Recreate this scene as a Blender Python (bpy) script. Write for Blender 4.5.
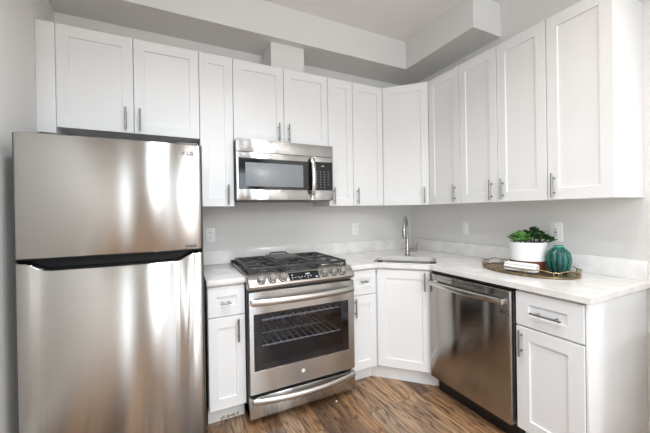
import bpy, bmesh, math, random
from mathutils import Vector, Matrix
random.seed(7)
PI = math.pi
S = bpy.context.scene
for o in list(bpy.data.objects):
    bpy.data.objects.remove(o, do_unlink=True)
COL = S.collection

# ------------------------------------------------------------------ camera
yaw, pitch, roll = math.radians(-26.1498), math.radians(-0.1732), math.radians(-0.8947)
FPX, SX, SY = 306.6665, 1.6001, -3.3593
fwd = Vector((-math.sin(yaw)*math.cos(pitch), math.cos(yaw)*math.cos(pitch), math.sin(pitch)))
rt = fwd.cross(Vector((0, 0, 1))).normalized()
up = rt.cross(fwd)
R_ = math.cos(roll)*rt + math.sin(roll)*up
U_ = -math.sin(roll)*rt + math.cos(roll)*up
cam = bpy.data.cameras.new('camera')
cam.sensor_width = 36.0
cam.sensor_fit = 'HORIZONTAL'
cam.lens = 36.0*FPX/650.0
cam.shift_x = -SX/650.0
cam.shift_y = SY/650.0
cam.clip_start = 0.05
co = bpy.data.objects.new('camera', cam)
COL.objects.link(co)
M3 = Matrix((R_, U_, -fwd)).transposed()
co.matrix_world = Matrix.Translation((-2.3065, -2.6046, 1.3198)) @ M3.to_4x4()
S.camera = co

# ------------------------------------------------------------------ exposure, world, lights
S.view_settings.view_transform = 'Standard'
S.view_settings.look = 'None'
S.view_settings.exposure = 0.12
S.view_settings.gamma = 1.0
S.view_settings.use_curve_mapping = False
S.cycles.use_denoising = True
S.cycles.max_bounces = 10
S.cycles.diffuse_bounces = 6
S.cycles.caustics_reflective = False
S.cycles.caustics_refractive = False
w = bpy.data.worlds.new('world')
S.world = w
w.use_nodes = True
w.node_tree.nodes['Background'].inputs[0].default_value = (0.75, 0.85, 1.0, 1)
w.node_tree.nodes['Background'].inputs[1].default_value = 0.6


def area(name, loc, sx, sy, power, color, direction, shape='RECTANGLE', spread=None):
    l = bpy.data.lights.new(name, 'AREA')
    l.shape = shape
    l.size = sx
    l.size_y = sy
    l.energy = power
    l.color = color
    if spread:
        l.spread = spread
    o = bpy.data.objects.new(name, l)
    COL.objects.link(o)
    o.location = loc
    o.rotation_euler = Vector(direction).to_track_quat('-Z', 'Y').to_euler()
    return o


XL0 = -3.006
YR = -7.5      # wall behind the photographer
DAY = (0.80, 0.91, 1.0)
area('daylight_window_right', (-.66, YR + .02, 1.38), .62, 2.3, 24, DAY, (0, 1, 0))
area('daylight_window_middle', (-1.235, YR + .02, 1.38), 0.21, 2.3, 8, DAY, (0, 1, 0))
area('daylight_window_left', (-1.79, YR + .02, 1.38), 0.26, 2.3, 10, DAY, (0, 1, 0))
area('side_fill_light', (XL0 + .02, -5.2, 1.5), 1.6, 1.8, 55, DAY, (1, 0, 0))  # added side source, put in to brighten the right-hand doors
for x in (-1.27, -1.06, -.88):       # short row of warm spots near the range
    area('ceiling_spot', (x, -2.1, 2.925), 0.09, 0.09, 2.2, (1.0, 0.90, 0.78), (0, 0, -1), 'DISK', math.radians(125))
for x, y in ((-2.35, -1.55), (-1.75, -1.75), (-2.35, -2.5)):  # added fill lights that brighten cabinets and counters evenly
    area('ceiling_fill', (x, y, 2.92), 0.16, 0.16, 9.6, (0.85, 0.93, 1.0), (0, 0, -1), 'DISK', math.radians(130))
for x, y in ((-2.3, -4.4), (-1.5, -4.4), (-.7, -4.4), (-2.3, -6.0), (-1.5, -6.0), (-.7, -6.0)):  # more added fill, spread over the unseen rear of the room
    area('ceiling_fill', (x, y, 2.92), 0.2, 0.2, 14.0, (0.86, 0.935, 1.0), (0, 0, -1), 'DISK', math.radians(165))
area('far_ceiling_lamp', (-1.15, -6.8, 2.72), 0.12, 0.12, 34, (1.0, 0.98, 0.96), (0, 1, -0.22), 'DISK')

# ------------------------------------------------------------------ materials
def mat(name, color, rough=.5, metal=0, spec=.5, **kw):
    m = bpy.data.materials.new(name)
    m.use_nodes = True
    b = m.node_tree.nodes['Principled BSDF']
    b.inputs['Base Color'].default_value = (*color, 1)
    b.inputs['Roughness'].default_value = rough
    b.inputs['Metallic'].default_value = metal
    b.inputs['Specular IOR Level'].default_value = spec
    for k, v in kw.items():
        b.inputs[k].default_value = v
    return m


def nodes(m):
    return m.node_tree.nodes, m.node_tree.links, m.node_tree.nodes['Principled BSDF']


def noise_color(m, c1, c2, scale, stretch=(1, 1, 1), detail=4, lo=.35, hi=.65, coord='Object'):
    n, l, b = nodes(m)
    tc = n.new('ShaderNodeTexCoord')
    mp = n.new('ShaderNodeMapping')
    mp.inputs['Scale'].default_value = stretch
    nz = n.new('ShaderNodeTexNoise')
    nz.inputs['Scale'].default_value = scale
    nz.inputs['Detail'].default_value = detail
    cr = n.new('ShaderNodeValToRGB')
    cr.color_ramp.elements[0].position = lo
    cr.color_ramp.elements[1].position = hi
    cr.color_ramp.elements[0].color = (*c1, 1)
    cr.color_ramp.elements[1].color = (*c2, 1)
    l.new(tc.outputs[coord], mp.inputs['Vector'])
    l.new(mp.outputs[0], nz.inputs['Vector'])
    l.new(nz.outputs['Fac'], cr.inputs['Fac'])
    l.new(cr.outputs['Color'], b.inputs['Base Color'])
    return nz, mp


def bump_noise(m, scale, strength, dist=.002, stretch=(1, 1, 1)):
    n, l, b = nodes(m)
    tc = n.new('ShaderNodeTexCoord')
    mp = n.new('ShaderNodeMapping')
    mp.inputs['Scale'].default_value = stretch
    nz = n.new('ShaderNodeTexNoise')
    nz.inputs['Scale'].default_value = scale
    bp = n.new('ShaderNodeBump')
    bp.inputs['Strength'].default_value = strength
    bp.inputs['Distance'].default_value = dist
    l.new(tc.outputs['Object'], mp.inputs['Vector'])
    l.new(mp.outputs[0], nz.inputs['Vector'])
    l.new(nz.outputs['Fac'], bp.inputs['Height'])
    l.new(bp.outputs['Normal'], b.inputs['Normal'])


WALL = mat('wall_paint', (.74, .725, .70), .75)
bump_noise(WALL, 220, .08)
CEIL = mat('ceiling_paint', (.86, .855, .845), .85)
SOFF = mat('soffit_paint', (.72, .712, .70), .8)
bump_noise(SOFF, 200, .06)
TRIM = mat('trim_paint', (.80, .80, .79), .4)
WHITE = mat('cabinet_paint', (.80, .80, .80), .32)
CABIN = mat('cabinet_underside', (.72, .71, .69), .5)
NICKEL = mat('brushed_nickel', (.31, .305, .295), .38, 1)
CHROME = mat('faucet_nickel', (.40, .39, .375), .2, 1)
QUARTZ = mat('quartz', (.74, .72, .69), .16)
noise_color(QUARTZ, (.70, .675, .65), (.84, .825, .805), 9, detail=8, lo=.3, hi=.72)
BLACK = mat('black_plastic', (.012, .012, .014), .35)
BGLASS = mat('black_glass', (.008, .008, .010), .06)
DARK = mat('dark_void', (.02, .02, .02), .8)
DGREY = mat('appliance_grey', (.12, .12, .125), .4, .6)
IRON = mat('cast_iron', (.03, .03, .032), .36)
bump_noise(IRON, 300, .3)
ENAMEL = mat('black_enamel', (.085, .08, .078), .22, .5)
GRIDDLE = mat('griddle', (.09, .095, .10), .35, .3)
BRASS = mat('burner_brass', (.60, .45, .30), .35, 1)
PLATE = mat('plate_plastic', (.90, .90, .89), .35)
SLOT = mat('slot_dark', (.05, .05, .05), .6)
LGREY = mat('mark_grey', (.30, .30, .31), .5)
LOGOD = mat('logo_dark', (.06, .06, .065), .4)
KEYM = mat('key_print', (.36, .37, .38), .5)
LITE = mat('display_mark', (.75, .78, .80), .5)
POTW = mat('pot_white_glaze', (.83, .83, .82), .35)
POTB = mat('pot_brown_glaze', (.16, .05, .03), .22)
SOIL = mat('soil', (.05, .035, .025), .9)
GREEN = mat('leaf_green', (.10, .24, .05), .35)
noise_color(GREEN, (.04, .13, .025), (.14, .32, .07), 30)
DGREEN = mat('leaf_dark', (.02, .06, .018), .32)
noise_color(DGREEN, (.006, .022, .007), (.028, .085, .022), 40)
TEAL = mat('teal_glaze', (.0, .20, .16), .12)
noise_color(TEAL, (.002, .07, .058), (.02, .21, .17), 14, stretch=(1, 1, .35), detail=3)
GOLD = mat('antique_gold', (.42, .31, .17), .35, 1)
noise_color(GOLD, (.24, .165, .09), (.44, .335, .20), 40)
CLOTH = mat('white_cloth', (.82, .81, .79), .85)
PEARL = mat('white_ceramic', (.84, .84, .83), .4)
BONE = mat('pebble', (.8, .78, .74), .7)
CHIP = mat('chipped_wood', (.42, .33, .22), .8)


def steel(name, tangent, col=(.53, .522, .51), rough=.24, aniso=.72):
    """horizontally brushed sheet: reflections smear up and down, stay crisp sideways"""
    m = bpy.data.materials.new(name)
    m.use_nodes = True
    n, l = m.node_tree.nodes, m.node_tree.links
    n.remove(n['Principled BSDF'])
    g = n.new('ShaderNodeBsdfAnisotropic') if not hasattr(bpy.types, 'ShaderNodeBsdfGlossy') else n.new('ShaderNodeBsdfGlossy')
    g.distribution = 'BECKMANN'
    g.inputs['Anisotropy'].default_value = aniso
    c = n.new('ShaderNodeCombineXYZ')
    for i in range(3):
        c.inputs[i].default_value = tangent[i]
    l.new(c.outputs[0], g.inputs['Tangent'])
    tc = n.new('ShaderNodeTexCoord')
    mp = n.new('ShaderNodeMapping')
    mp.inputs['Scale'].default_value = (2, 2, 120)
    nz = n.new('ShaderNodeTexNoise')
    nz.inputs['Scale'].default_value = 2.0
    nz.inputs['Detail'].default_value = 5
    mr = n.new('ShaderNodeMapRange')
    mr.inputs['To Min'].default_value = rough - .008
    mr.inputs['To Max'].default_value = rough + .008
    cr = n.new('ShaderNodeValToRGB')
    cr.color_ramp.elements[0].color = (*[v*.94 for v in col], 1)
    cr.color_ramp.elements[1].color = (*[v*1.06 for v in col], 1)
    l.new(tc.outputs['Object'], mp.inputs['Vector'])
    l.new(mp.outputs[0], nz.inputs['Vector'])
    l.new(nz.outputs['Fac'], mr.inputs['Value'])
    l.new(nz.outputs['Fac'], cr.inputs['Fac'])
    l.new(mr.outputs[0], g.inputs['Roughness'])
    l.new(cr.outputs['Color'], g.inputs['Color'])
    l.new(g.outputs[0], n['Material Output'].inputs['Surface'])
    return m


STEEL = steel('brushed_steel', (1, 0, 0))
STEELF = steel('fridge_steel', (1, 0, 0), (.54, .52, .495), .265, .76)
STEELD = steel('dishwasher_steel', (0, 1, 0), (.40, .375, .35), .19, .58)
HSTEEL = mat('handle_satin', (.56, .545, .525), .3, 1)
PANEL = mat('control_satin', (.50, .475, .445), .24, 1)
STEELP = mat('polished_steel', (.66, .65, .635), .2, 1)
SINKM = mat('sink_steel', (.16, .145, .13), .3, 1)


def glass(name, tint, mixf, rough=.03):
    m = bpy.data.materials.new(name)
    m.use_nodes = True
    n, l = m.node_tree.nodes, m.node_tree.links
    n.remove(n['Principled BSDF'])
    t = n.new('ShaderNodeBsdfTransparent')
    t.inputs[0].default_value = (*tint, 1)
    g = n.new('ShaderNodeBsdfGlossy')
    g.inputs['Roughness'].default_value = rough
    g.inputs['Color'].default_value = (.9, .9, .9, 1)
    f = n.new('ShaderNodeFresnel')
    f.inputs['IOR'].default_value = mixf
    x = n.new('ShaderNodeMixShader')
    l.new(f.outputs[0], x.inputs[0])
    l.new(t.outputs[0], x.inputs[1])
    l.new(g.outputs[0], x.inputs[2])
    l.new(x.outputs[0], n['Material Output'].inputs['Surface'])
    return m


OGLASS = glass('oven_glass', (.80, .82, .86), 1.45)


def wood_floor():
    m = mat('oak_planks', (.3, .2, .12), .36)
    n, l, b = nodes(m)
    tc = n.new('ShaderNodeTexCoord')
    mp = n.new('ShaderNodeMapping')
    mp.inputs['Rotation'].default_value = (0, 0, math.radians(90))
    l.new(tc.outputs['Object'], mp.inputs['Vector'])
    br = n.new('ShaderNodeTexBrick')
    br.offset = .37
    br.inputs['Color1'].default_value = (0, 0, 0, 1)
    br.inputs['Color2'].default_value = (1, 1, 1, 1)
    br.inputs['Mortar'].default_value = (.5, .5, .5, 1)
    br.inputs['Scale'].default_value = 1
    br.inputs['Mortar Size'].default_value = .0012
    br.inputs['Mortar Smooth'].default_value = .2
    br.inputs['Brick Width'].default_value = .92
    br.inputs['Row Height'].default_value = .108
    l.new(mp.outputs[0], br.inputs['Vector'])
    # each plank its own piece of timber
    mul = n.new('ShaderNodeVectorMath')
    mul.operation = 'MULTIPLY_ADD'
    mul.inputs[1].default_value = (31.0, 17.0, 9.0)
    l.new(br.outputs['Color'], mul.inputs[0])
    l.new(mp.outputs[0], mul.inputs[2])
    st = n.new('ShaderNodeMapping')
    st.inputs['Scale'].default_value = (2.0, 19, 1)
    l.new(mul.outputs[0], st.inputs['Vector'])
    gr = n.new('ShaderNodeTexNoise')
    gr.inputs['Scale'].default_value = 2.2
    gr.inputs['Detail'].default_value = 7
    gr.inputs['Roughness'].default_value = .62
    gr.inputs['Distortion'].default_value = .4
    l.new(st.outputs[0], gr.inputs['Vector'])
    st2 = n.new('ShaderNodeMapping')
    st2.inputs['Scale'].default_value = (1.1, 9.0, 1)
    l.new(mul.outputs[0], st2.inputs['Vector'])
    rg = n.new('ShaderNodeTexNoise')
    rg.inputs['Scale'].default_value = 1.3
    rg.inputs['Detail'].default_value = 2
    l.new(st2.outputs[0], rg.inputs['Vector'])
    k = n.new('ShaderNodeMath')
    k.operation = 'MULTIPLY'
    k.inputs[1].default_value = 11.0
    l.new(rg.outputs['Fac'], k.inputs[0])
    fr = n.new('ShaderNodeMath')
    fr.operation = 'PINGPONG'
    fr.inputs[1].default_value = .5
    l.new(k.outputs[0], fr.inputs[0])
    ringr = n.new('ShaderNodeValToRGB')
    ringr.color_ramp.elements[0].position = 0.0
    ringr.color_ramp.elements[0].color = (.24, .22, .21, 1)
    ringr.color_ramp.elements[1].position = .20
    ringr.color_ramp.elements[1].color = (1, 1, 1, 1)
    l.new(fr.outputs[0], ringr.inputs['Fac'])
    tone = n.new('ShaderNodeValToRGB')
    e = tone.color_ramp.elements
    e[0].position = 0
    e[0].color = (.14, .078, .046, 1)
    e[1].position = 1
    e[1].color = (.56, .325, .170, 1)
    q = e.new(.45)
    q.color = (.35, .192, .098, 1)
    q = e.new(.75)
    q.color = (.33, .225, .150, 1)
    l.new(br.outputs['Color'], tone.inputs['Fac'])
    grr = n.new('ShaderNodeValToRGB')
    grr.color_ramp.elements[0].position = .33
    grr.color_ramp.elements[0].color = (.42, .40, .38, 1)
    grr.color_ramp.elements[1].position = .62
    grr.color_ramp.elements[1].color = (1.18, 1.16, 1.12, 1)
    l.new(gr.outputs['Fac'], grr.inputs['Fac'])

    def mulc(a, c, f=1.0):
        x = n.new('ShaderNodeMix')
        x.data_type = 'RGBA'
        x.blend_type = 'MULTIPLY'
        x.inputs['Factor'].default_value = f
        l.new(a, x.inputs['A'])
        l.new(c, x.inputs['B'])
        return x.outputs['Result']
    c = mulc(tone.outputs['Color'], grr.outputs['Color'], .9)
    c = mulc(c, ringr.outputs['Color'], .85)
    seam = n.new('ShaderNodeMix')
    seam.data_type = 'RGBA'
    l.new(br.outputs['Fac'], seam.inputs['Factor'])
    l.new(c, seam.inputs['A'])
    seam.inputs['B'].default_value = (.03, .018, .012, 1)
    l.new(seam.outputs['Result'], b.inputs['Base Color'])
    bp = n.new('ShaderNodeBump')
    bp.inputs['Strength'].default_value = .25
    bp.inputs['Distance'].default_value = .001
    l.new(gr.outputs['Fac'], bp.inputs['Height'])
    l.new(bp.outputs['Normal'], b.inputs['Normal'])
    return m


FLOOR = wood_floor()

# ------------------------------------------------------------------ mesh helpers
class MB:
    """Collects shapes and links them as ONE mesh object."""
    def __init__(self):
        self.bm = bmesh.new()

    def _face(self, vs):
        try:
            return self.bm.faces.new(vs)
        except ValueError:
            return None

    def box(self, x0, x1, y0, y1, z0, z1, bev=0, seg=2):
        g = bmesh.ops.create_cube(self.bm, size=1)
        vs = g['verts']
        for v in vs:
            v.co = Vector((x0 + (v.co.x + .5)*(x1 - x0), y0 + (v.co.y + .5)*(y1 - y0), z0 + (v.co.z + .5)*(z1 - z0)))
        if bev:
            es = list({e for v in vs for e in v.link_edges})
            bmesh.ops.bevel(self.bm, geom=es, offset=bev, segments=seg, profile=.5, affect='EDGES')
        return self

    def cyl(self, p, q, r, r2=None, seg=20, bev=0):
        p, q = Vector(p), Vector(q)
        r2 = r if r2 is None else r2
        d = (q - p)
        m = Matrix.Translation((p + q)/2) @ d.to_track_quat('Z', 'Y').to_matrix().to_4x4()
        g = bmesh.ops.create_cone(self.bm, cap_ends=True, segments=seg, radius1=r, radius2=r2, depth=d.length, matrix=m)
        if bev:
            es = [e for v in g['verts'] for e in v.link_edges if any(len(f.verts) > 4 for f in e.link_faces)]
            bmesh.ops.bevel(self.bm, geom=list(set(es)), offset=bev, segments=2, affect='EDGES')
        return self

    def sphere(self, c, r, sc=(1, 1, 1), seg=20, rings=12):
        m = Matrix.Translation(c) @ Matrix.Diagonal((*sc, 1))
        bmesh.ops.create_uvsphere(self.bm, u_segments=seg, v_segments=rings, radius=r, matrix=m)
        return self

    def tube(self, pts, r, seg=10, closed=False, flat=None, caps=True):
        """sweep a circle (or an ellipse: flat=(across, upwards)) along pts"""
        pts = [Vector(p) for p in pts]
        n = len(pts)
        rings = []
        prev = None
        for i, p in enumerate(pts):
            if closed:
                t = (pts[(i + 1) % n] - pts[i - 1]).normalized()
            else:
                t = (pts[min(i + 1, n - 1)] - pts[max(i - 1, 0)]).normalized()
            if prev is None:
                a = Vector((0, 0, 1)) if abs(t.z) < .9 else Vector((1, 0, 0))
                u = a.cross(t).normalized()
            else:
                u = (prev - t*prev.dot(t)).normalized()
            prev = u
            v = t.cross(u)
            ra, rb = (r, r) if flat is None else flat
            if callable(r):
                ra = rb = r(i/(n - 1))
            rings.append([self.bm.verts.new(p + u*ra*math.cos(k*2*PI/seg) + v*rb*math.sin(k*2*PI/seg)) for k in range(seg)])
        for i in range(n if closed else n - 1):
            A, B = rings[i], rings[(i + 1) % n]
            for k in range(seg):
                self._face((A[k], A[(k + 1) % seg], B[(k + 1) % seg], B[k]))
        if not closed and caps:
            self._face(list(reversed(rings[0])))
            self._face(rings[-1])
        return self

    def lathe(self, prof, c=(0, 0, 0), seg=40, rfun=None):
        """prof: (radius, z) list; r=0 closes"""
        c = Vector(c)
        rings = []
        for r, z in prof:
            if r < 1e-6:
                rings.append([self.bm.verts.new(c + Vector((0, 0, z)))])
            else:
                rings.append([self.bm.verts.new(c + Vector((r*(rfun(k*2*PI/seg, z) if rfun else 1)*math.cos(k*2*PI/seg),
                                                          r*(rfun(k*2*PI/seg, z) if rfun else 1)*math.sin(k*2*PI/seg), z))) for k in range(seg)])
        for A, B in zip(rings, rings[1:]):
            for k in range(seg):
                a, b2 = A[k % len(A)], A[(k + 1) % len(A)]
                d, e = B[k % len(B)], B[(k + 1) % len(B)]
                vs = []
                for v in (a, b2, e, d):
                    if v not in vs:
                        vs.append(v)
                if len(vs) > 2:
                    self._face(vs)
        return self

    def prism(self, poly, z0, z1, axis='z', bev=0, seg=2):
        """extrude a polygon; axis z: (x,y); axis x: (y,z)"""
        def P(a, b2, h):
            return (a, b2, h) if axis == 'z' else (h, a, b2)
        A = [self.bm.verts.new(P(a, b2, z0)) for a, b2 in poly]
        B = [self.bm.verts.new(P(a, b2, z1)) for a, b2 in poly]
        n = len(poly)
        fs = [self._face(A), self._face(B)]
        for i in range(n):
            fs.append(self._face((A[i], A[(i + 1) % n], B[(i + 1) % n], B[i])))
        if bev:
            es = list({e for v in A + B for e in v.link_edges})
            bmesh.ops.bevel(self.bm, geom=es, offset=bev, segments=seg, affect='EDGES')
        return self

    def loops(self, Ls, cap0=True, cap1=True):
        """skin a list of equally long vertex loops"""
        R = [[self.bm.verts.new(p) for p in L] for L in Ls]
        n = len(R[0])
        for A, B in zip(R, R[1:]):
            for k in range(n):
                self._face((A[k], A[(k + 1) % n], B[(k + 1) % n], B[k]))
        if cap0:
            self._face(R[0])
        if cap1:
            self._face(R[-1])
        return self

    def shaker(self, x0, x1, z0, z1, yf, stile=.058, rail=.066, th=.02, rec=.008):
        def rect(i, j, y):
            return [(x0 + i, y, z0 + j), (x1 - i, y, z0 + j), (x1 - i, y, z1 - j), (x0 + i, y, z1 - j)]
        self.loops([rect(0, 0, yf + th), rect(0, 0, yf + .0018), rect(.0018, .0018, yf), rect(stile, rail, yf),
                    rect(stile + .0015, rail + .0015, yf + rec)])
        return self

    def build(self, name, m, parent=None, smooth=True, angle=38):
        bmesh.ops.recalc_face_normals(self.bm, faces=self.bm.faces[:])
        me = bpy.data.meshes.new(name)
        self.bm.to_mesh(me)
        self.bm.free()
        ms = m if isinstance(m, (list, tuple)) else [m]
        for x in ms:
            me.materials.append(x)
        if smooth:
            for p in me.polygons:
                p.use_smooth = True
            me.set_sharp_from_angle(angle=math.radians(angle))
        o = bpy.data.objects.new(name, me)
        COL.objects.link(o)
        if parent:
            o.parent = parent
        return o


def tag(o, label=None, cat=None, group=None, kind=None):
    if label:
        o['label'] = label
    if cat:
        o['category'] = cat
    if group:
        o['group'] = group
    if kind:
        o['kind'] = kind
    return o


def thing(name, label, cat, loc=(0, 0, 0), rotz=0, group=None):
    o = bpy.data.objects.new(name, None)
    o.empty_display_size = .05
    COL.objects.link(o)
    o.location = loc
    o.rotation_euler = (0, 0, rotz)
    return tag(o, label, cat, group)


def struct(name, mb, m, smooth=False):
    return tag(mb.build(name, m, None, smooth), kind='structure')


def text(name, body, size, m, parent, loc, rot, depth=.0006, bold=.0):
    c = bpy.data.curves.new(name, 'FONT')
    c.offset = bold
    c.body = body
    c.size = size
    c.extrude = depth
    c.align_x = 'CENTER'
    c.align_y = 'CENTER'
    o = bpy.data.objects.new(name + '_tmp', c)
    COL.objects.link(o)
    bpy.context.view_layer.update()
    me = bpy.data.meshes.new_from_object(o.evaluated_get(bpy.context.evaluated_depsgraph_get()))
    bpy.data.objects.remove(o)
    me.materials.clear()
    me.materials.append(m)
    r = bpy.data.objects.new(name, me)
    COL.objects.link(r)
    r.parent = parent
    r.location = loc
    r.rotation_euler = rot
    return r


FRONT = (PI/2, 0, 0)     # text upright, read from -y
# ------------------------------------------------------------------ room shell
XL, ZC = -3.006, 2.93
struct('floor', MB().box(XL - .1, .1, YR - .1, .1, -.1, 0), FLOOR)
struct('ceiling', MB().box(XL - .1, .1, YR - .1, .1, ZC, ZC + .1), CEIL)
struct('wall_back', MB().box(XL - .1, .1, 0, .1, 0, ZC), WALL)
struct('wall_right', MB().box(0, .1, YR, 0, 0, ZC), WALL)
m = MB().box(XL - .1, XL, YR, -6.0, 0, ZC).box(XL - .1, XL, -4.4, 0, 0, ZC)
m.box(XL - .1, XL, -6.0, -4.4, 0, .6).box(XL - .1, XL, -6.0, -4.4, 2.4, ZC)
struct('wall_left', m, WALL)
mb = MB()
wins = [(-1.92, -1.66, .20, 2.55), (-1.34, -1.13, .20, 2.55), (-.97, -.35, .20, 2.55)]
xs = [XL] + [v for q in wins for v in q[:2]] + [0]
for i in range(0, 8, 2):
    mb.box(xs[i], xs[i + 1], YR - .1, YR, 0, ZC)
for x0, x1, z0, z1 in wins:
    mb.box(x0, x1, YR - .1, YR, 0, z0).box(x0, x1, YR - .1, YR, z1, ZC)
struct('wall_rear', mb, mat('rear_wall_paint', (.24, .225, .21), .75))
for i, (x0, x1, z0, z1) in enumerate(wins):
    m = MB()
    t = .05
    m.box(x0 - t, x1 + t, YR, YR + .015, z1, z1 + .08).box(x0 - t, x1 + t, YR, YR + .03, z0 - .05, z0)
    m.box(x0 - t, x0, YR, YR + .015, z0, z1).box(x1, x1 + t, YR, YR + .015, z0, z1)
    m.box(x0, x1, YR - .03, YR - .01, (z0 + z1)/2 - .02, (z0 + z1)/2 + .02)
    struct('window_%d' % (i + 1), m, TRIM)
m = MB()
m.box(XL, XL + .015, -6.06, -6.0, .55, 2.47).box(XL, XL + .015, -4.4, -4.34, .55, 2.47)
m.box(XL, XL + .015, -6.0, -4.4, 2.4, 2.47).box(XL, XL + .03, -6.0, -4.4, .55, .6)
struct('window_4', m, TRIM)  # casing of the made-up side opening that carries the fill light
struct('wall_shade_blocker', MB().box(-.54, -.0005, -2.44, -2.34, .0005, 1.06), WALL)  # unseen low wall, added to shade the base cabinet's end panel
# soffit running round the corner, and the boxed duct under it
ZS, DS = 2.672, .316
struct('trim_1', MB().prism([(XL, 0), (0, 0), (0, -1.054), (-DS, -1.054), (-DS, -DS), (XL, -DS)], ZS, ZC), SOFF)
struct('trim_2', MB().box(-1.615, -1.335, -.246, 0, 2.440, ZS), SOFF)
# baseboard on the right wall past the cabinets
bp = [(0, 0), (-.016, 0), (-.016, .125), (-.013, .14), (-.008, .147), (-.008, .165), (-.004, .175), (0, .178)]
m = MB()
m.loops([[(x, YR, z) for x, z in bp], [(x, -1.872, z) for x, z in bp]])
struct('baseboard_right', m, TRIM)
m = MB()
m.loops([[(XL - x, YR, z) for x, z in bp], [(XL - x, -.05, z) for x, z in bp]])
struct('baseboard_left', m, TRIM)

# ------------------------------------------------------------------ cabinets
GU = 'white shaker wall cabinets'
GB = 'white shaker base cabinets'
ZB, ZT = 1.373, 2.438
DUB, DUF = .310, .3305       # body depth, door face


def handle(parent, p, axis, L=.140, r=.0058, off=.031, span=.6):
    """bar pull standing off a face that looks along -y, centred at p"""
    x, y, z = p
    m = MB()
    a = Vector((0, 0, 1)) if axis == 'z' else Vector((1, 0, 0))
    c = Vector((x, y - off, z))
    m.cyl(c - a*L/2, c + a*L/2, r, seg=14, bev=.001)
    for s in (-1, 1):
        q = c + a*s*L*span/2
        m.cyl(q, (q.x, y, q.z), r*.8, seg=10)
    return tag(m.build('handle', NICKEL, parent))


def door(parent, x0, x1, z0, z1, yf, hx=None, hz=None, name='door', stile=.058, rail=.066, hl=.14, axis='z'):
    d = MB().shaker(x0, x1, z0, z1, yf, stile, rail).build(name, WHITE, parent, angle=25)
    if hx is not None:
        handle(d, (hx, yf, hz), axis, hl)
    return d


def upper(label, loc, rotz, w, zb, doors, bodyw=None):
    """doors: list of (x0, x1, handle x)"""
    t = thing('wall_cabinet', label, 'cabinet', loc, rotz, GU)
    g = .0008
    MB().box(g, w - g, -DUB, -.001, zb, ZT, .001).build('body', WHITE, t)
    for x0, x1, hx in doors:
        door(t, x0 + .0018, x1 - .0018, zb - .001, ZT, -DUF, hx, zb + .0825)
    return t


X1, X2, X3, X4, X5 = -.926, -1.164, -1.926, -2.151, -2.919
zc_ = .61
R0, R1 = 0, -PI/2
upper('tall white single door wall cabinet directly left of the diagonal corner cabinet', (X1, 0, 0), 0, -zc_ - X1, ZB, [(0, -zc_ - X1, X1*0 + .036)])
upper('narrow white wall cabinet touching the right side of the microwave', (X2, 0, 0), 0, X1 - X2, ZB, [(0, X1 - X2, .043)])
t = upper('white two door wall cabinet directly above the microwave', (X3, 0, 0), 0, X2 - X3, 1.852, [(0, .381, .336), (.381, .762, .415)])
upper('narrow white wall cabinet between refrigerator and microwave', (X4, 0, 0), 0, X3 - X4, ZB, [(0, X3 - X4, X3 - X4 - .043)])
t = upper('white two door wall cabinet above the refrigerator', (X5, 0, 0), 0, X4 - X5, 1.838, [(0, .384, .342), (.384, .768, .418)])
MB().box(XL + .001 - X5, -.001, -DUF, -.001, 1.80, ZT, .001).build('filler_panel', WHITE, t)
Y1, Y2, Y3 = -.928, -1.551, -1.8645
upper('white single door wall cabinet right of the diagonal corner cabinet', (0, -zc_, 0), R1, -zc_ - Y1, ZB, [(0, -zc_ - Y1, .275)])
upper('wide white two door wall cabinet on the right wall with paired middle handles', (0, Y1, 0), R1, Y1 - Y2, ZB, [(0, .3114, .269), (.3114, .6228, .352)])
t = upper('white wall cabinet at the right end of the row with its side panel showing', (0, Y2, 0), R1, Y2 - Y3, ZB, [(0, Y2 - Y3, .038)])
# diagonal corner wall cabinet
t = thing('corner_wall_cabinet', 'diagonal white wall cabinet in the corner above the faucet', 'cabinet', (0, 0, 0), -PI/4, GU)
def loc45(p):
    return ((p[0] - p[1])/math.sqrt(2), (p[0] + p[1])/math.sqrt(2))
g = .0008
poly = [(-.001, -.001), (-.61 + g, -.001), (-.61 + g, -.310), (-.310, -.61 + g), (-.001, -.61 + g)]
MB().prism([loc45(p) for p in poly], ZB, ZT).build('body', WHITE, t, smooth=False)
yf = -(.61 + .333)/math.sqrt(2)
door(t, -.196, .196, ZB - .001, ZT, yf, .158, ZB + .0825, stile=.062)

# base cabinets
DBB, DBF, ZBT = .606, .628, .884
TK = .545


def base(label, loc, rotz, w, parts, side=None):
    t = thing('base_cabinet', label, 'cabinet', loc, rotz, GB)
    g = .0008
    MB().box(g, w - g, -DBB, -.001, .112, ZBT, .001).build('body', WHITE, t)
    MB().box(g, w - g, -TK, -TK + .016, 0.0005, .112).build('toe_kick', WHITE, t)
    for p in parts:
        door(t, *p[:5], **p[5])
    return t


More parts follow.
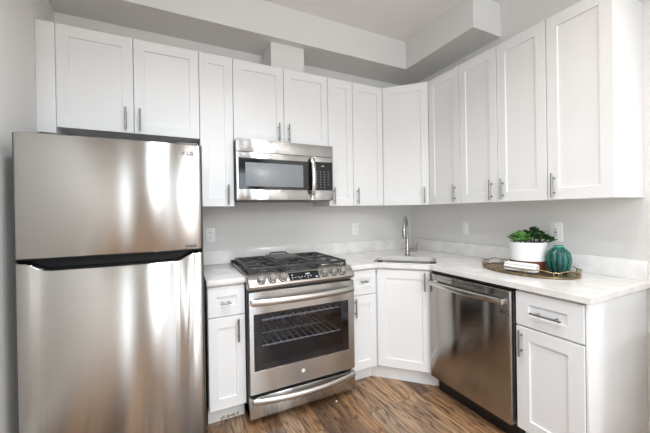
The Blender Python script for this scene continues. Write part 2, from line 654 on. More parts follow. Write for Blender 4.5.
XR0, XR1 = -1.9174, -1.1604       # range
wl = XR0 - .003 + 2.146
base('narrow white base cabinet between refrigerator and range', (-2.146, 0, 0), 0, wl, [
    (.003, wl - .003, .688, .872, -DBF, dict(hx=wl/2 - .008, hz=.774, name='drawer', axis='x', hl=.062, stile=.05, rail=.062)),
    (.003, wl - .003, .118, .682, -DBF, dict(hx=wl - .048, hz=.596))])
t = [o for o in bpy.data.objects if o.name.startswith('base_cabinet')][-1]
m = MB()      # torn paint edge along the bottom of the toe kick
for i in range(9):
    x = .075 + i*.0125
    m.box(x, x + .0125, -TK - .0012, -TK, .004 + .008*math.sin(i*2.1)**2, .012 + .016*abs(math.sin(i*1.3 + .5)))
tag(m.build('paint_chip', CHIP, t, smooth=False), 'bare wood patch where the paint is chipped')
wr = -.9145 + 1.157
base('narrow white base cabinet between range and corner sink cabinet', (-1.157, 0, 0), 0, wr, [
    (.012, wr - .006, .688, .872, -DBF, dict(hx=wr/2 + .002, hz=.790, name='drawer', axis='x', hl=.062, stile=.05, rail=.062)),
    (.012, wr - .006, .118, .682, -DBF, dict(hx=.042, hz=.600))])
YD0, YD1 = -.920, -1.530          # dishwasher bay
wb = -1.533 + 1.862
t = base('white base cabinet with drawer at the right end beside the dishwasher', (0, -1.533, 0), R1, wb, [
    (.008, wb - .004, .690, .872, -DBF, dict(hx=wb/2 + .006, hz=.774, name='drawer', axis='x', hl=.145, stile=.068, rail=.062)),
    (.008, wb - .004, .118, .680, -DBF, dict(hx=.040, hz=.596, stile=.068))])
MB().box(wb - .0006, wb + .010, -DBF + .004, -.0175, 0.0005, ZBT, .001).build('end_panel', WHITE, t)
# diagonal sink base
t = thing('corner_base_cabinet', 'diagonal white sink base cabinet in the corner below the faucet', 'cabinet', (0, 0, 0), -PI/4, GB)
poly = [(-.001, -.001), (-.9145 + g, -.001), (-.9145 + g, -.602), (-.602, -.9145 + g), (-.001, -.9145 + g)]
m = MB()
P = [loc45(p) for p in poly]
n_ = len(P)
cx_, cy_ = sum(p[0] for p in P)/n_, sum(p[1] for p in P)/n_
Q = [(cx_ + (p[0] - cx_)*.955, cy_ + (p[1] - cy_)*.955) for p in P]
# hollow carcass, open at the top for the basin
m.loops([[(*p, .112) for p in P], [(*p, ZBT) for p in P], [(*p, ZBT) for p in Q], [(*p, .13) for p in Q]])
m.build('body', WHITE, t, smooth=False)
yf = -(.9145 + .625)/math.sqrt(2)
door(t, -.196, .202, .118, .872, yf, .158, .795, stile=.062)
a = .9145
poly = [(-a + g, -TK), (-TK + .0, -a + g), (-TK + .02, -a + g), (-a + g, -TK + .02)]
MB().prism([loc45(p) for p in poly], .0005, .112).build('toe_kick', WHITE, t, smooth=False)

# ------------------------------------------------------------------ countertops and backsplash
CZ0, CZ1 = .8865, .9175
CB = .020
t = MB().box(-2.150, XR0 - .002, -.645, -.001, CZ0, CZ1, .002).build('countertop', QUARTZ)
tag(t, 'short light quartz countertop left of the range', 'countertop', 'quartz countertops')


def rrect(cx, cy, w, h, r, n=6):
    pts = []
    for qx, qy, a0 in ((1, 1, 0), (-1, 1, 90), (-1, -1, 180), (1, -1, 270)):
        for k in range(n + 1):
            a_ = math.radians(a0 + 90*k/n)
            pts.append((cx + qx*(w/2 - r) + r*math.cos(a_), cy + qy*(h/2 - r) + r*math.sin(a_)))
    return pts


# L-shaped top with a rounded sink cut-out (built in corner-diagonal axes)
SC, SW, SH = -.885, .480, .345
hole = rrect(.004, SC, SW, SH, .06)
outer = [(-.001, -.001), (XR1 + .002, -.001), (XR1 + .002, -.645), (-.918, -.645), (-.645, -.918), (-.647, -1.892), (-.001, -1.892)]
outer = [loc45(p) for p in outer]
bm = bmesh.new()
def ring(pts, z):
    vs = [bm.verts.new((*p, z)) for p in pts]
    return vs, [bm.edges.new((vs[i], vs[(i + 1) % len(vs)])) for i in range(len(vs))]
for z in (CZ0, CZ1):
    vo, eo = ring(outer, z)
    vh, eh = ring(hole, z)
    bmesh.ops.triangle_fill(bm, edges=eo + eh, use_beauty=True)
    if z == CZ0:
        lo = (vo, vh)
    else:
        for A, B in zip(lo, (vo, vh)):
            for i in range(len(A)):
                bm.faces.new((A[i], A[(i + 1) % len(A)], B[(i + 1) % len(A)], B[i]))
es = [e for e in bm.edges if all(abs(v.co.z - CZ1) < 1e-5 for v in e.verts) and len(e.link_faces) == 2 and
      any(abs(f.normal.z) < .5 for f in e.link_faces)]
bm.normal_update()
es = [e for e in bm.edges if all(abs(v.co.z - CZ1) < 1e-5 for v in e.verts) and any(abs(f.normal.z) < .5 for f in e.link_faces)]
bmesh.ops.bevel(bm, geom=es, offset=.0025, segments=2, affect='EDGES')
m = MB()
m.bm.free()
m.bm = bm
t = m.build('countertop', QUARTZ)
t.rotation_euler = (0, 0, -PI/4)
tag(t, 'L shaped light quartz countertop around the sink corner, carrying the gold tray', 'countertop', 'quartz countertops')
ZBS = CZ1 + .109
t = MB().box(-2.150, -.0205, -CB, -.001, CZ1 + .0005, ZBS, .0015).build('backsplash', QUARTZ)
tag(t, 'low quartz backsplash strip along the back wall behind the range', 'backsplash', 'quartz backsplashes')
t = MB().box(-CB, -.001, -1.875, -.0005, CZ1 + .0005, ZBS, .0015).build('backsplash', QUARTZ)
tag(t, 'low quartz backsplash strip along the right wall behind the tray', 'backsplash', 'quartz backsplashes')

# ------------------------------------------------------------------ sink and faucet
t = thing('sink', 'undermount stainless steel sink set diagonally in the corner countertop', 'sink', (0, 0, 0), -PI/4)
def lp(w_, h_, r, z):
    return [(x, y, z) for x, y in rrect(.004, SC, w_, h_, r)]
m = MB()
m.loops([lp(SW + .05, SH + .05, .07, CZ0 - .0025), lp(SW + .004, SH + .004, .06, CZ0 - .0025), lp(SW + .0, SH + .0, .06, CZ0 - .006),
         lp(SW - .012, SH - .012, .055, .74), lp(SW - .04, SH - .04, .05, .705), lp(SW - .10, SH - .10, .04, .70)], cap0=False)
m.build('basin', SINKM, t)
m = MB().lathe([(0, .7015), (.03, .7015), (.042, .704), (.045, .7005)], (.004, SC, 0), 28)
m.build('drain', CHROME, t)
fx = -.437
t = thing('faucet', 'brushed nickel pull-down gooseneck faucet behind the corner sink', 'faucet', (fx, fx, CZ1), math.radians(-49))
MB().lathe([(0, .0003), (.027, .0003), (.027, .006), (.021, .012), (.0185, .03), (.0175, .145), (.0135, .152), (0, .152)], seg=28).build('body', CHROME, t)
pts = [(0, 0, .148), (0, 0, .20), (0, 0, .262)]
ra = .085
for k in range(1, 17):
    a_ = PI*k/16
    pts.append((0, -ra + ra*math.cos(a_), .262 + ra*math.sin(a_)))
pts.append((0, -2*ra, .25))
MB().tube(pts, .0115, 14).build('spout', CHROME, t)
MB().lathe([(0, .252), (.0125, .252), (.0165, .24), (.017, .175), (.0145, .163), (0, .163)], (0, -2*ra, 0), 24).build('spray_head', CHROME, t)
# lever on the right: a stub and an upright blade
a_ = math.radians(45)
dx, dy = math.cos(a_), math.sin(a_)
m = MB()
ux, uy = loc45((1, 0))
ux, uy = (.995, -.05)
m.cyl((ux*.012, uy*.012, .052), (ux*.090, uy*.090, .052), .0145, seg=18, bev=.002)
h = m.build('handle', CHROME, t)
MB().tube([(ux*.078, uy*.078, .056), (ux*.080, uy*.080, .09), (ux*.086, uy*.086, .125)], .006, 10).build('lever', CHROME, h)

# ------------------------------------------------------------------ wall plates
def wallplate(name, label, cat, loc, rotz, style):
    t = thing(name, label, cat, loc, rotz, 'white wall plates')
    if style == 'decora':
        t.scale = (1.1, 1.0, 1.1)
    m = MB().box(-.036, .036, -.0065, -.0005, -.058, .058, .0025)
    m.build('plate', PLATE, t)
    if style == 'duplex':
        for s in (-1, 1):
            r = MB()
            r.lathe([(0, .0006), (.0155, .0006), (.0165, 0)], (0, 0, 0), 24)
            for v in r.bm.verts:
                v.co = Vector((v.co.x, -.0062 - v.co.z*2, v.co.y*.9 + s*.0195))
            q = r.build('receptacle', PLATE, t)
            k = MB()
            for dx_ in (-.0062, .0062):
                k.box(dx_ - .0012, dx_ + .0012, -.0079, -.0070, s*.0195, s*.0195 + .008)
            k.cyl((0, -.0079, s*.0195 - .006), (0, -.0070, s*.0195 - .006), .0022, seg=10)
            k.build('slots', SLOT, q)
    elif style == 'decora':
        q = MB().box(-.0165, .0165, -.0095, -.006, -.033, .033, .0015).build('receptacle', PLATE, t)
        k = MB()
        for s in (-1, 1):
            for dx_ in (-.0055, .0055):
                k.box(dx_ - .0011, dx_ + .0011, -.0101, -.0092, s*.018 - .002, s*.018 + .006)
            k.cyl((0, -.0101, s*.018 - .008), (0, -.0092, s*.018 - .008), .0020, seg=10)
        k.box(-.006, .006, -.0101, -.0092, -.0035, .0035)
        k.build('slots', SLOT, q)
    else:
        q = MB().prism([(-.006, -.033), (-.0095, -.033), (-.0070, 0), (-.0110, .033), (-.006, .033)], -.0165, .0165, 'x').build('rocker', PLATE, t)
    return t


wallplate('wall_outlet', 'white duplex outlet on the back wall right beside the refrigerator', 'outlet', (-2.064, 0, 1.149), 0, 'duplex')
wallplate('wall_outlet', 'white duplex outlet on the back wall right of the range', 'outlet', (-.715, 0, 1.151), 0, 'duplex')
wallplate('light_switch', 'white rocker switch on the right wall near the faucet', 'switch', (0, -.698, 1.161), R1, 'rocker')
wallplate('wall_outlet', 'white rectangular outlet on the right wall behind the teal vase', 'outlet', (0, -1.427, 1.161), R1, 'decora')

# ------------------------------------------------------------------ refrigerator
FW = .393
fr = thing('refrigerator', 'tall stainless steel top-freezer refrigerator on the left', 'refrigerator', (-2.565, 0, 0))
MB().box(-.383, .383, -.68, -.04, .045, 1.672, .006).build('body', DGREY, fr)
MB().box(-.37, .37, -.66, -.60, .012, .05).build('base_grille', BLACK, fr)
for sx in (-1, 1):
    for yy in (-.62, -.10):
        MB().cyl((sx*.34, yy, .0005), (sx*.34, yy, .05), .018, seg=14).build('foot', BLACK, fr)
YF, SAG, RE = -.796, .016, .022


def fridge_front(n=34):
    """plan section of a door front: rounded edges and a slight crown"""
    pts = []
    for k in range(7):
        a_ = PI/2*(1 - k/6)
        pts.append((-FW + RE - RE*math.sin(a_), YF + SAG + RE - RE*math.cos(a_)))
    for k in range(1, n):
        x = -FW + RE + (2*FW - 2*RE)*k/n
        pts.append((x, YF + SAG*(x/(FW - RE))**2))
    for k in range(7):
        a_ = PI/2*k/6
        pts.append((FW - RE + RE*math.sin(a_), YF + SAG + RE - RE*math.cos(a_)))
    return pts


def fridge_door(name, zlo, zhi):
    P = fridge_front()
    m = MB()
    L = []
    for i, (x, y) in enumerate(P):
        a_, b_ = zlo(x), zhi(x)
        L.append([(x, -.69, a_), (x, y + .005, a_), (x, y, a_ + .005), (x, y, b_ - .005), (x, y + .005, b_), (x, -.69, b_)])
    m.loops(L)
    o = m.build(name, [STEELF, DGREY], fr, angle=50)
    for p in o.data.polygons:      # dark reflection on the rounded corners, painted in as grey faces
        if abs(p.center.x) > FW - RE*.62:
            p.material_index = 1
    return o


def scoop(x):
    t_ = (abs(x + .008) - .262)/.092
    t_ = max(0, min(1, t_))
    t_ = t_*t_*(3 - 2*t_)
    return 1.072 + (1.110 - 1.072)*t_


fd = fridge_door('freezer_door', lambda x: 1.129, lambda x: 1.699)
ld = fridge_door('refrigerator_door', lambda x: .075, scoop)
m = MB()
P = fridge_front()
L = []
for x, y in P:
    yy = y + .004
    zl = scoop(x)
    L.append([(x*.996, -.69, zl + .0006), (x*.996, yy + .014, zl + .0008), (x*.996, yy + .030, zl + .012), (x*.996, yy + .030, 1.120), (x*.996, yy, 1.1235), (x*.996, yy, 1.1284), (x*.996, -.69, 1.1284)])
m.loops(L)
m.build('handle_recess', mat('recess_black', (.006, .006, .007), .55, 0, .25), fr)
MB().box(-.30, -.24, -.76, -.62, 1.700, 1.712, .003).build('hinge_cover', DGREY, fr)
MB().box(.27, .375, -.74, -.62, 1.700, 1.716, .003).build('hinge_cover', DGREY, fr)
# round mark and two letters of the maker
lx, lz = .306, 1.650
yl = YF + SAG*(lx/(FW - RE))**2 - .0008
m = MB()
m.cyl((lx - .012, yl - .0006, lz), (lx - .012, yl + .0016, lz), .0115, seg=28)
m.build('logo_disc', LOGOD, fd)
m = MB()
m.tube([(lx - .012 + .0078*math.cos(a2), yl - .0010, lz + .0078*math.sin(a2)) for a2 in [math.radians(d) for d in range(60, 366, 18)]], .0008, 6)
m.box(lx - .0125, lx - .0112, yl - .0016, yl - .0004, lz - .004, lz + .005).box(lx - .0125, lx - .0085, yl - .0016, yl - .0004, lz - .0045, lz - .0032)
m.build('logo_face', PLATE, fd)
text('logo_letters', 'LG', .028, LOGOD, fd, (lx + .025, yl - .0008, lz - .001), FRONT, bold=.0010)
m = MB().box(.278, .357, YF + SAG*.73 - .0012, YF + SAG + .001, 1.142, 1.155, .0004)
m.build('badge', LOGOD, fd)
m = MB()
for k in range(11):
    m.box(.284 + k*.0062, .284 + k*.0062 + .004, YF + SAG*.73 - .0016, YF + SAG*.73 - .001, 1.1465, 1.1505)
m.build('badge_lettering', LGREY, fd)

# ------------------------------------------------------------------ microwave
XM0, XM1 = -1.9235, -1.1665
mw = thing('microwave', 'stainless over-the-range microwave mounted under the wall cabinets', 'microwave', ((XM0 + XM1)/2, 0, 0))
H = (XM1 - XM0)/2
MB().box(-H, H, -.375, -.002, 1.412, 1.848, .003).build('body', DGREY, mw)
yf = -.412
m = MB().box(-H, H, yf, -.376, 1.757, 1.847, .003)
m.build('vent_band', STEEL, mw)
# door: steel top and bottom rails around a black glass
XD = .182          # door / control split
m = MB()
m.box(-H, XD, yf, -.376, 1.416, 1.492, .002).box(-H, XD, yf, -.376, 1.712, 1.7555, .002)
m.box(-H, -H + .013, yf, -.376, 1.492, 1.712)
d = m.build('door', STEEL, mw)
MB().box(-H + .0135, XD, yf + .001, -.3765, 1.4925, 1.7115).build('black_frame', BGLASS, d)
MWIN = mat('microwave_screen', (.13, .14, .15), .25)
n, l, b = nodes(MWIN)
tc = n.new('ShaderNodeTexCoord')
vo = n.new('ShaderNodeTexVoronoi')
vo.inputs['Scale'].default_value = 330
mrr = n.new('ShaderNodeValToRGB')
mrr.color_ramp.elements[0].color = (.11, .12, .13, 1)
mrr.color_ramp.elements[1].color = (.36, .38, .40, 1)
l.new(tc.outputs['Object'], vo.inputs['Vector'])
l.new(vo.outputs['Distance'], mrr.inputs['Fac'])
l.new(mrr.outputs['Color'], b.inputs['Base Color'])
MB().box(-.318, .120, yf - .0008, yf + .002, 1.513, 1.683, .0004).build('window', MWIN, d)
pts = []
for k in range(15):
    q = k/14
    pts.append((.196, yf - .012 - .026*math.sin(PI*q)**.7, 1.452 + .29*q))
m = MB().tube(pts, .012, 12, flat=(.008, .0165))
m.box(.184, .208, yf - .016, yf + .001, 1.430, 1.462, .003).box(.184, .208, yf - .016, yf + .001, 1.732, 1.752, .003)
m.build('handle', STEELP, d)
m = MB()
m.box(XD + .0012, H, yf, -.376, 1.416, 1.494, .002).box(XD + .0012, H, yf, -.376, 1.716, 1.7555, .002)
m.box(H - .006, H, yf, -.376, 1.494, 1.716)
c = m.build('control_panel', STEEL, mw)
MB().box(XD + .030, H - .0065, yf + .0002, -.3765, 1.4945, 1.7155).build('keypad', BGLASS, c)
MB().box(XD + .0012, XD + .0295, yf + .0002, -.3765, 1.4945, 1.7155).build('handle_surround', BGLASS, c)
for r in range(7):
    for q in range(4):
        if r == 6 and q == 3:
            continue
        x = XD + .052 + q*.0335
        z = 1.640 - r*.0205
        m = MB()
        if q < 3:
            m.box(x - .0045, x + .0045, yf - .0006, yf + .0005, z - .0022, z + .0022)
        else:
            m.box(x - .006, x + .008, yf - .0006, yf + .0005, z - .0014, z + .0010)
        m.build('key', KEYM, c)
MB().box(XD + .092, XD + .118, yf - .0006, yf + .0005, 1.680, 1.688).build('clock_display', KEYM, c)
m = MB().box(-H + .03, .19, -.36, -.12, 1.4085, 1.4118).box(-.215, .115, yf + .006, -.366, 1.4105, 1.4158)
m.build('bottom_vent', BLACK, mw)

# ------------------------------------------------------------------ range
XRc = (XR0 + XR1)/2
HR = .3775
rg = thing('gas_range', 'stainless slide-in gas range with oven, in the middle of the back wall', 'stove', (XRc, 0, 0))
m = MB()
m.box(-HR, -HR + .02, -.655, -.045, .045, .915).box(HR - .02, HR, -.655, -.045, .045, .915)
m.box(-HR, HR, -.065, -.045, .045, .915).box(-HR, HR, -.655, -.045, .045, .12).box(-HR, HR, -.655, -.045, .86, .915)
m.box(-HR + .02, HR - .02, -.655, -.60, .12, .25).box(-HR + .02, HR - .02, -.655, -.60, .77, .86)
m.build('body', DGREY, rg, smooth=False)
for sx in (-1, 1):
    for yy in (-.58, -.12):
        MB().cyl((sx*.32, yy, .0005), (sx*.32, yy, .05), .02, seg=14).build('foot', BLACK, rg)
RACK = mat('rack_chrome', (.85, .85, .86), .35, .35)
CAV = mat('oven_enamel', (.045, .045, .055), .3)
m = MB()
m.bm.free(); m.bm = bmesh.new()
x0, x1, y0, y1, z0, z1 = -.315, .315, -.652, -.12, .27, .75
V = [m.bm.verts.new(p) for p in ((x0, y0, z0), (x1, y0, z0), (x1, y1, z0), (x0, y1, z0), (x0, y0, z1), (x1, y0, z1), (x1, y1, z1), (x0, y1, z1))]
for f in ((0, 1, 2, 3), (7, 6, 5, 4), (0, 3, 7, 4), (2, 1, 5, 6), (3, 2, 6, 7)):
    m.bm.faces.new([V[i] for i in f])
me_ = m.build('oven_cavity', CAV, rg, smooth=False)
for zr in (.625, .455):
    m = MB()
    m.tube([(-.305, -.62, zr), (.305, -.62, zr), (.305, -.16, zr), (-.305, -.16, zr)], .0040, 8, closed=True)
    m.cyl((-.305, -.40, zr - .004), (.305, -.40, zr - .004), .0022, seg=8)
    for k in range(13):
        x = -.285 + .57*k/12
        m.cyl((x, -.635, zr + .001), (x, -.16, zr + .001), .0042, seg=8)
    m.build('oven_rack', RACK, rg)
# oven door
yd = -.703
m = MB()
wx0, wx1, wz0, wz1 = -.345, .327, .337, .690
def rc(x0, x1, z0, z1, y):
    return [(x0, y, z0), (x1, y, z0), (x1, y, z1), (x0, y, z1)]
m.loops([rc(wx0, wx1, wz0, wz1, yd + .038), rc(-.374, .374, .196, .828, yd + .038), rc(-.376, .376, .194, .830, yd + .004), rc(-.373, .373, .197, .827, yd),
         rc(wx0 - .002, wx1 + .002, wz0 - .002, wz1 + .002, yd), rc(wx0, wx1, wz0, wz1, yd + .003), rc(wx0, wx1, wz0, wz1, yd + .038)], False, False)
od = m.build('oven_door', STEEL, rg, angle=30)
MB().box(wx0, wx1, yd + .004, yd + .009, wz0, wz1).build('oven_window', OGLASS, od)
m = MB()   # printed black border of the glass
bw = .052
m.box(wx0 + .0005, wx0 + bw, yd + .0095, yd + .013, wz0, wz1).box(wx1 - bw*.8, wx1 - .0005, yd + .0095, yd + .013, wz0, wz1)
m.box(wx0 + bw, wx1 - bw*.8, yd + .0095, yd + .013, wz1 - .022, wz1).box(wx0 + bw, wx1 - bw*.8, yd + .0095, yd + .013, wz0, wz0 + .035)
m.build('glass_border', BLACK, od, smooth=False)


def bow(z, half, sag, y0, dip=.0):
    pts = []
    for k in range(25):
        q = -1 + 2*k/24
        pts.append((half*q, y0 - sag*(1 - q*q), z - dip*(1 - q*q)))
    return pts


m = MB().tube(bow(.768, .355, .030, yd - .020), .012, 12, flat=(.011, .0215))
for s in (-1, 1):
    m.box(s*.350 - .014, s*.350 + .014, yd - .026, yd + .001, .750, .787, .004)
m.build('handle', HSTEEL, od)
m = MB().cyl((-.024, yd - .0022, .271), (-.024, yd + .001, .271), .0125, seg=28)
bd = m.build('badge', PLATE, od)
MB().tube([(-.024 + .0085*math.cos(k*PI/12), yd - .0024, .271 + .0085*math.sin(k*PI/12)) for k in range(24)], .0007, 6, True).build('badge_ring', LGREY, bd)
m = MB().box(-.376, .376, yd, yd + .038, .045, .176, .004)
dr = m.build('storage_drawer', STEEL, rg)
m = MB().tube(bow(.160, .355, .030, yd - .018, .012), .012, 12, flat=(.011, .0195))
for s in (-1, 1):
    m.box(s*.350 - .014, s*.350 + .014, yd - .024, yd + .001, .144, .177, .004)
m.build('handle', HSTEEL, dr)
# control panel: sloping face with rounded ends
prof = [(-.600, .842), (-.690, .842), (-.709, .848), (-.716, .860), (-.714, .872), (-.662, .9235), (-.650, .9285), (-.600, .9285)]
def cp_loop(x, k):
    cy, cz = -.640, .885
    return [(x, cy + (y - cy)*k, cz + (z - cz)*k) for y, z in prof]
m = MB()
m.loops([cp_loop(-.380, .80), cp_loop(-.3785, .90), cp_loop(-.372, .97), cp_loop(-.360, 1), cp_loop(.360, 1), cp_loop(.372, .97), cp_loop(.3785, .90), cp_loop(.380, .80)])
cp = m.build('control_panel', PANEL, rg, angle=45)
e_dn = Vector((0, -.714 + .662, .872 - .9235)).normalized()      # down the slope
nrm = Vector((0, e_dn.z, -e_dn.y))
if nrm.y > 0:
    nrm = -nrm
mid = Vector((0, -.688, .8977))


def on_panel(x, s, h):
    return Vector((x, 0, 0)) + mid + e_dn*s + nrm*h


for kx in (-.293, -.221, -.151, .148, .217, .284):
    m = MB()
    m.cyl(on_panel(kx, .004, -.002), on_panel(kx, .004, .006), .0235, seg=28)
    m.cyl(on_panel(kx, .004, .005), on_panel(kx, .004, .030), .0205, .0180, seg=28, bev=.002)
    k_ = m.build('knob', STEELP, rg)
    MB().cyl(on_panel(kx, .004, -.002), on_panel(kx, .004, .0045), .0275, seg=28).build('knob_shade_ring', BLACK, k_)  # black ring stands in for the shadow around the knob base
    m = MB()
    c0 = on_panel(kx, .004, .030)
    for sgn in (1,):
        L = []
        for s in (-.019, .019):
            for xx in (-.0045, .0045):
                pass
        q = [on_panel(kx + xx, .004 + s, hh) for hh in (.026, .040) for s, xx in ((-.018, -.0045), (-.018, .0045), (.018, .0045), (.018, -.0045))]
        V = [m.bm.verts.new(p) for p in q]
        for f in ((0, 1, 2, 3), (7, 6, 5, 4), (0, 1, 5, 4), (1, 2, 6, 5), (2, 3, 7, 6), (3, 0, 4, 7)):
            m.bm.faces.new([V[i] for i in f])
    m.build('grip', STEELP, k_)
def panel_patch(x0, x1, s0, s1, h0, h1, mb):
    V = [mb.bm.verts.new(on_panel(x, s, h)) for h in (h0, h1) for x, s in ((x0, s0), (x1, s0), (x1, s1), (x0, s1))]
    for f in ((0, 1, 2, 3), (7, 6, 5, 4), (0, 1, 5, 4), (1, 2, 6, 5), (2, 3, 7, 6), (3, 0, 4, 7)):
        mb.bm.faces.new([V[i] for i in f])
m = MB()
panel_patch(-.108, .106, -.030, .030, -.001, .0015, m)
ds = m.build('display', BGLASS, rg, smooth=False)
marks = [(-.092 + k*.022, -.082 + k*.022, .006, .0095) for k in range(7)] + [(-.092 + k*.056, -.086 + k*.056, .018, .021) for k in range(3)]
marks += [(.012 + k*.011, .018 + k*.011, -.016, -.006) for k in range(3)] + [(-.09, -.08, -.014, -.008), (.078, .092, .014, .022)]
for q in marks:
    m = MB()
    panel_patch(*q, .0014, .0019, m)
    m.build('display_mark', LITE, ds, smooth=False)
# cooktop
m = MB()
m.box(-HR - .001, HR + .001, -.655, -.036, .9185, .9275, .002)
m.build('cooktop', STEEL, rg)
MB().box(-.352, .352, -.630, -.085, .9276, .9296, .001).build('burner_pan', ENAMEL, rg)
MB().box(-HR, HR, -.075, -.037, .9277, .948, .003).build('rear_trim', BLACK, rg)
for bx, by, br_ in ((-.235, -.49, .036), (-.235, -.225, .046), (.235, -.49, .048), (.235, -.225, .034), (0, -.45, .040)):
    m = MB().lathe([(br_ + .014, .9297), (br_ + .012, .936), (br_ + .004, .944), (br_, .9445), (0, .9445)], (bx, by, 0), 28)
    bb = m.build('burner', BRASS if br_ == .046 else STEELP, rg)
    MB().lathe([(br_ - .002, .9446), (br_ - .001, .950), (br_ - .007, .953), (0, .9535)], (bx, by, 0), 28).build('burner_cap', IRON, bb)


def grate(cx, hw, ribs_side=True):
    m = MB()
    y0, y1 = -.622, -.095
    zt, zb_ = .968, .952
    t_ = .0055
    m.box(cx - hw, cx + hw, y0 - t_, y0 + t_, zb_ - .004, zt, .002).box(cx - hw, cx + hw, y1 - t_, y1 + t_, zb_, zt, .002)
    for s in (-1, 1):
        m.box(cx + s*hw - t_, cx + s*hw + t_, y0 - t_, y1 + t_, zb_, zt, .002)
        for yy in (y0, (y0 + y1)/2, y1):
            m.box(cx + s*hw - .007, cx + s*hw + .007, yy - .007, yy + .007, .9298, zb_ + .002)
    m.box(cx - hw, cx + hw, (y0 + y1)/2 - t_, (y0 + y1)/2 + t_, zb_, zt, .002)
    for yc in (y0 + .132, y1 - .132):
        for dx_, dy_ in ((1, 0), (-1, 0), (0, 1), (0, -1), (.7, .7), (-.7, .7), (.7, -.7), (-.7, -.7)):
            L_ = hw if dx_ else .132
            if abs(dx_) == .7:
                e = Vector((cx + (hw - .004)*(1 if dx_ > 0 else -1), yc + .085*(1 if dy_ > 0 else -1), zt - .004))
            else:
                e = Vector((cx + dx_*hw, yc + dy_*.132, zt - .004))
            v = Vector((cx, yc, zt - .004))
            s_ = v + (e - v)*.28
            m.tube([s_, e], .0046, 6)
    return m


grate(-.236, .112).build('grate', IRON, rg)
grate(.236, .112).build('grate', IRON, rg)
m = grate(0, .116)
m.build('grate', IRON, rg)
m = MB()
m.box(-.105, .105, -.345, -.100, .9685, .976, .003)
m.tube([(-.072, -.118, .976), (-.070, -.104, .984), (-.058, -.098, .988), (.058, -.098, .988), (.070, -.104, .984), (.072, -.118, .976)], .0062, 10)
m.build('griddle', GRIDDLE, rg)

# ------------------------------------------------------------------ dishwasher
dw = thing('dishwasher', 'stainless steel dishwasher with curved bar handle under the right countertop', 'dishwasher', (0, YD0 - .003, 0), R1)
WD = .604
MB().box(.003, WD - .001, -.60, -.02, .10, .872, .003).build('body', DGREY, dw)
MB().box(.003, WD - .001, -.575, -.53, .0005, .105).build('toe_kick', BLACK, dw)
MB().box(.002, WD, -.632, -.60, .868, .8845).build('top_trim', BLACK, dw)
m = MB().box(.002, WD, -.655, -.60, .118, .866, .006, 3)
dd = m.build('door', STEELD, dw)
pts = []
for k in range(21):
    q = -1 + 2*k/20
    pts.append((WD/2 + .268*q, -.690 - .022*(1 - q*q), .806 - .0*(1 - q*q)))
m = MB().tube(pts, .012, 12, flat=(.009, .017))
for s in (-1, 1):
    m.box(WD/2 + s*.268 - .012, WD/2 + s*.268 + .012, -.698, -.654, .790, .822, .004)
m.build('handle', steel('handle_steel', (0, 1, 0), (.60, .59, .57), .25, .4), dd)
m = MB()
m.box(.10, .40, -.6562, -.6545, .842, .846)
m.build('trim_line', DGREY, dd)
MB().cyl((.45, -.6575, .842), (.45, -.654, .842), .006, seg=16).build('button', DGREY, dd)
text('logo_letters', 'LG', .032, LOGOD, dd, (.5795, -.6556, .742), FRONT, bold=.0010)
m = MB().tube([(.552 + .0105*math.cos(k*PI/10), -.6555, .742 + .0105*math.sin(k*PI/10)) for k in range(20)], .0014, 6, True)
m.cyl((.552, -.6560, .742), (.552, -.6545, .742), .0080, seg=18)
m.build('logo_disc', LOGOD, dd)

# ------------------------------------------------------------------ tray and what stands on it
TX, TY, TB, TA = -.260, -1.385, .200, .286     # centre, half width, half length
ZTR = CZ1
tr = thing('serving_tray', 'oval antique gold tray with looped wire gallery on the right countertop', 'tray', (TX, TY, ZTR))


def ell(k, n, f=1.0, z=0.0):
    a_ = 2*PI*k/n
    return (TB*f*math.cos(a_), TA*f*math.sin(a_), z)


m = MB()
N = 72
m.loops([[ell(k, N, .97, .0005) for k in range(N)], [ell(k, N, 1.0, .004) for k in range(N)], [ell(k, N, 1.0, .010) for k in range(N)],
         [ell(k, N, .985, .0125) for k in range(N)], [ell(k, N, .965, .010) for k in range(N)], [ell(k, N, .955, .006) for k in range(N)]])
m.build('tray_base', GOLD, tr)
m = MB()
pts = []
for k in range(144):
    z = .041 + .006*math.cos(2*PI*k/144*10)
    pts.append(ell(k, 144, 1.0, z))
m.tube(pts, .0026, 8, True)
m.build('gallery_rail', GOLD, tr)
for k in range(10):
    a_ = 2*PI*(k + .5)/10
    c = Vector((TB*math.cos(a_), TA*math.sin(a_), .026))
    tg = Vector((-TB*math.sin(a_), TA*math.cos(a_), 0)).normalized()
    m = MB()
    m.tube([c + tg*.0135*math.cos(j*PI/9) + Vector((0, 0, .0135*math.sin(j*PI/9))) for j in range(18)], .0027, 7, True)
    m.cyl(c + Vector((0, 0, -.0130)), c + Vector((0, 0, -.015)), .0022, seg=8)
    m.cyl(c + tg*.024 + Vector((0, 0, -.014)), c + tg*.024 + Vector((0, 0, .012)), .0018, seg=8)
    m.build('wire_loop', GOLD, tr)
ZP = ZTR + .0065

pot = thing('potted_succulent', 'white ceramic pot with brown base holding green succulents on the tray', 'potted plant', (-.200, -1.355, ZP))
RP = .106
HP = .180
MB().lathe([(0, .0), (RP - .006, 0), (RP, .004), (RP, .060)], seg=48).build('pot_base', POTB, pot)
MB().lathe([(RP, .060), (RP + .0012, .061), (RP + .0012, HP - .003), (RP - .003, HP), (RP - .008, HP - .003), (RP - .008, HP - .025)], seg=48).build('pot', POTW, pot)
MB().lathe([(RP - .0085, HP - .022), (0, HP - .016)], seg=32).build('soil', SOIL, pot)


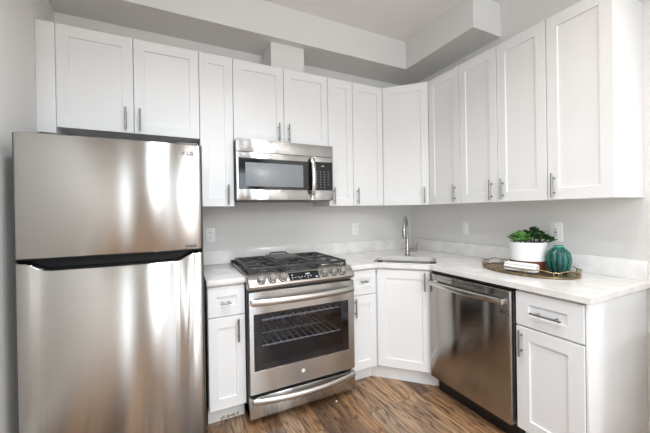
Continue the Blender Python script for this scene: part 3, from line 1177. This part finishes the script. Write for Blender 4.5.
def leaf(m, base, dirv, L, W, T, curl=.25):
    """thick pointed leaf"""
    d = Vector(dirv).normalized()
    s = d.cross(Vector((0, 0, 1)))
    if s.length < 1e-3:
        s = Vector((1, 0, 0))
    s.normalize()
    u = s.cross(d)
    R = []
    for q, wq in ((0, .35), (.25, .75), (.55, 1), (.8, .72), (.95, .25)):
        c = Vector(base) + d*L*q + u*curl*L*q*q
        R.append([c + s*W*wq*math.cos(a) + u*T*wq*math.sin(a) for a in [k*PI/4 for k in range(8)]])
    m.loops([[tuple(p) for p in r] for r in R], True, False)
    tip = m.bm.verts.new(Vector(base) + d*L + u*curl*L)
    last = [v for v in m.bm.verts][-9:-1]
    for k in range(8):
        m._face((last[k], last[(k + 1) % 8], tip))


def rosette(c, rad, layers, material, n0=9, wide=.26):
    m = MB()
    for j in range(layers):
        n = max(4, n0 - j)
        el = math.radians(8 + 68*j/max(1, layers - 1))
        for k in range(n):
            az = 2*PI*(k + .5*(j % 2))/n + random.uniform(-.12, .12)
            L = rad*(1 - .52*j/max(1, layers - 1))*random.uniform(.92, 1.06)
            d = (math.cos(az)*math.cos(el), math.sin(az)*math.cos(el), math.sin(el))
            leaf(m, (c[0], c[1], c[2] + .006*j), d, L, L*wide, L*.085)
    return m.build('rosette', material, pot, angle=60)


# towards the camera is (-.84, -.53); to the photo's right is (.53, -.84)
def cs(right, toward, z):
    return (right*.53 - toward*.84, -right*.84 - toward*.53, z)


def plant(right, toward, z, rad, layers, material, n0, wide):
    rosette(cs(right, toward, z), rad, layers, material, n0, wide)
    return cs(right, toward, z)


tips = [plant(-.040, .045, .186, .084, 5, GREEN, 8, .40), plant(-.075, -.015, .190, .048, 4, DGREEN, 9, .26),
        plant(.040, -.040, .232, .056, 4, DGREEN, 10, .24), plant(.020, .010, .214, .046, 4, DGREEN, 9, .24),
        plant(.062, .035, .200, .050, 4, DGREEN, 10, .24), plant(-.010, -.055, .212, .050, 4, DGREEN, 9, .26),
        plant(.078, -.020, .216, .042, 4, DGREEN, 9, .24), plant(.105, .020, .196, .040, 4, DGREEN, 9, .26),
        plant(.135, .010, .190, .034, 3, DGREEN, 8, .28)]
for (x, y, z) in tips:
    f_ = min(1, .075/max(1e-6, math.hypot(x, y)))
    MB().tube([(x*f_*.9, y*f_*.9, .15), (x*(f_ + 1)/2, y*(f_ + 1)/2, .150 + (z - .150)*.75), (x, y, z)], .0045, 8).build('stem', DGREEN, pot)

v = thing('vase', 'small ribbed teal glazed ceramic vase on the tray', 'vase', (-.178, -1.530, ZP))
VS = 1.36
pr = [(0, 0), (.026, 0), (.031, .003), (.040, .022), (.0455, .050), (.0455, .068), (.041, .090), (.030, .106), (.0215, .113), (.0205, .117), (.0225, .121), (.019, .1225), (.016, .118), (.016, .08), (0, .06)]
pr = [(r_*VS, z_*VS) for r_, z_ in pr]
def ribs(a, z):
    z = z/VS
    amt = max(0, min(1, (.112 - z)/.02))*max(0, min(1, z/.015))
    return 1 + .13*amt*(abs(math.cos(6*a)) - .5)
o = MB().lathe(pr, seg=96, rfun=ribs).build('vase_body', [TEAL, mat('teal_pooled_glaze', (.001, .022, .020), .1)], v, angle=80)
for p in o.data.polygons:      # glaze runs dark in the grooves
    if abs(math.cos(6*math.atan2(p.center.y, p.center.x))) < .42 and p.center.z < .108*VS:
        p.material_index = 1
MB().tube([(.0213*VS*math.cos(k*PI/16), .0213*VS*math.sin(k*PI/16), .120*VS) for k in range(32)], .0034, 8, True).build('rim', mat('teal_pale', (.12, .42, .33), .2), v)

# white ribbed bundle in front of the pot
m = MB()
ax = Vector((.17, -.985, 0)).normalized()
sd = Vector((ax.y, -ax.x, 0))
L = []
NS = 12
for i in range(NS + 1):
    q = i/NS
    c = ax*(-.092 + .184*q)
    ringp = []
    for k in range(40):
        a_ = 2*PI*k/40
        r = 1 + .11*math.cos(9*a_)
        x = .032*math.copysign(abs(math.cos(a_))**.7, math.cos(a_))*r
        z = .026*math.copysign(abs(math.sin(a_))**.7, math.sin(a_))*r
        e = .86 if i in (0, NS) else 1
        p = c + sd*x*e + Vector((0, 0, .0285 + z*e))
        ringp.append(tuple(p))
    L.append(ringp)
m.loops(L)
tw = m.build('folded_napkin', CLOTH)
tw.location = (-.345, -1.400, ZP)
tag(tw, 'white ribbed folded napkin lying on the tray in front of the pot', 'napkin')

# tiny pale pebble on the floor under the range drawer
m = MB().sphere((0, 0, .0055), .006, (1.2, .9, .8), 10, 8)
p = m.build('crumb', BONE)
p.location = (-1.325, -0.716, 0)
tag(p, 'tiny pale crumb on the wooden floor in front of the range drawer', 'crumb')
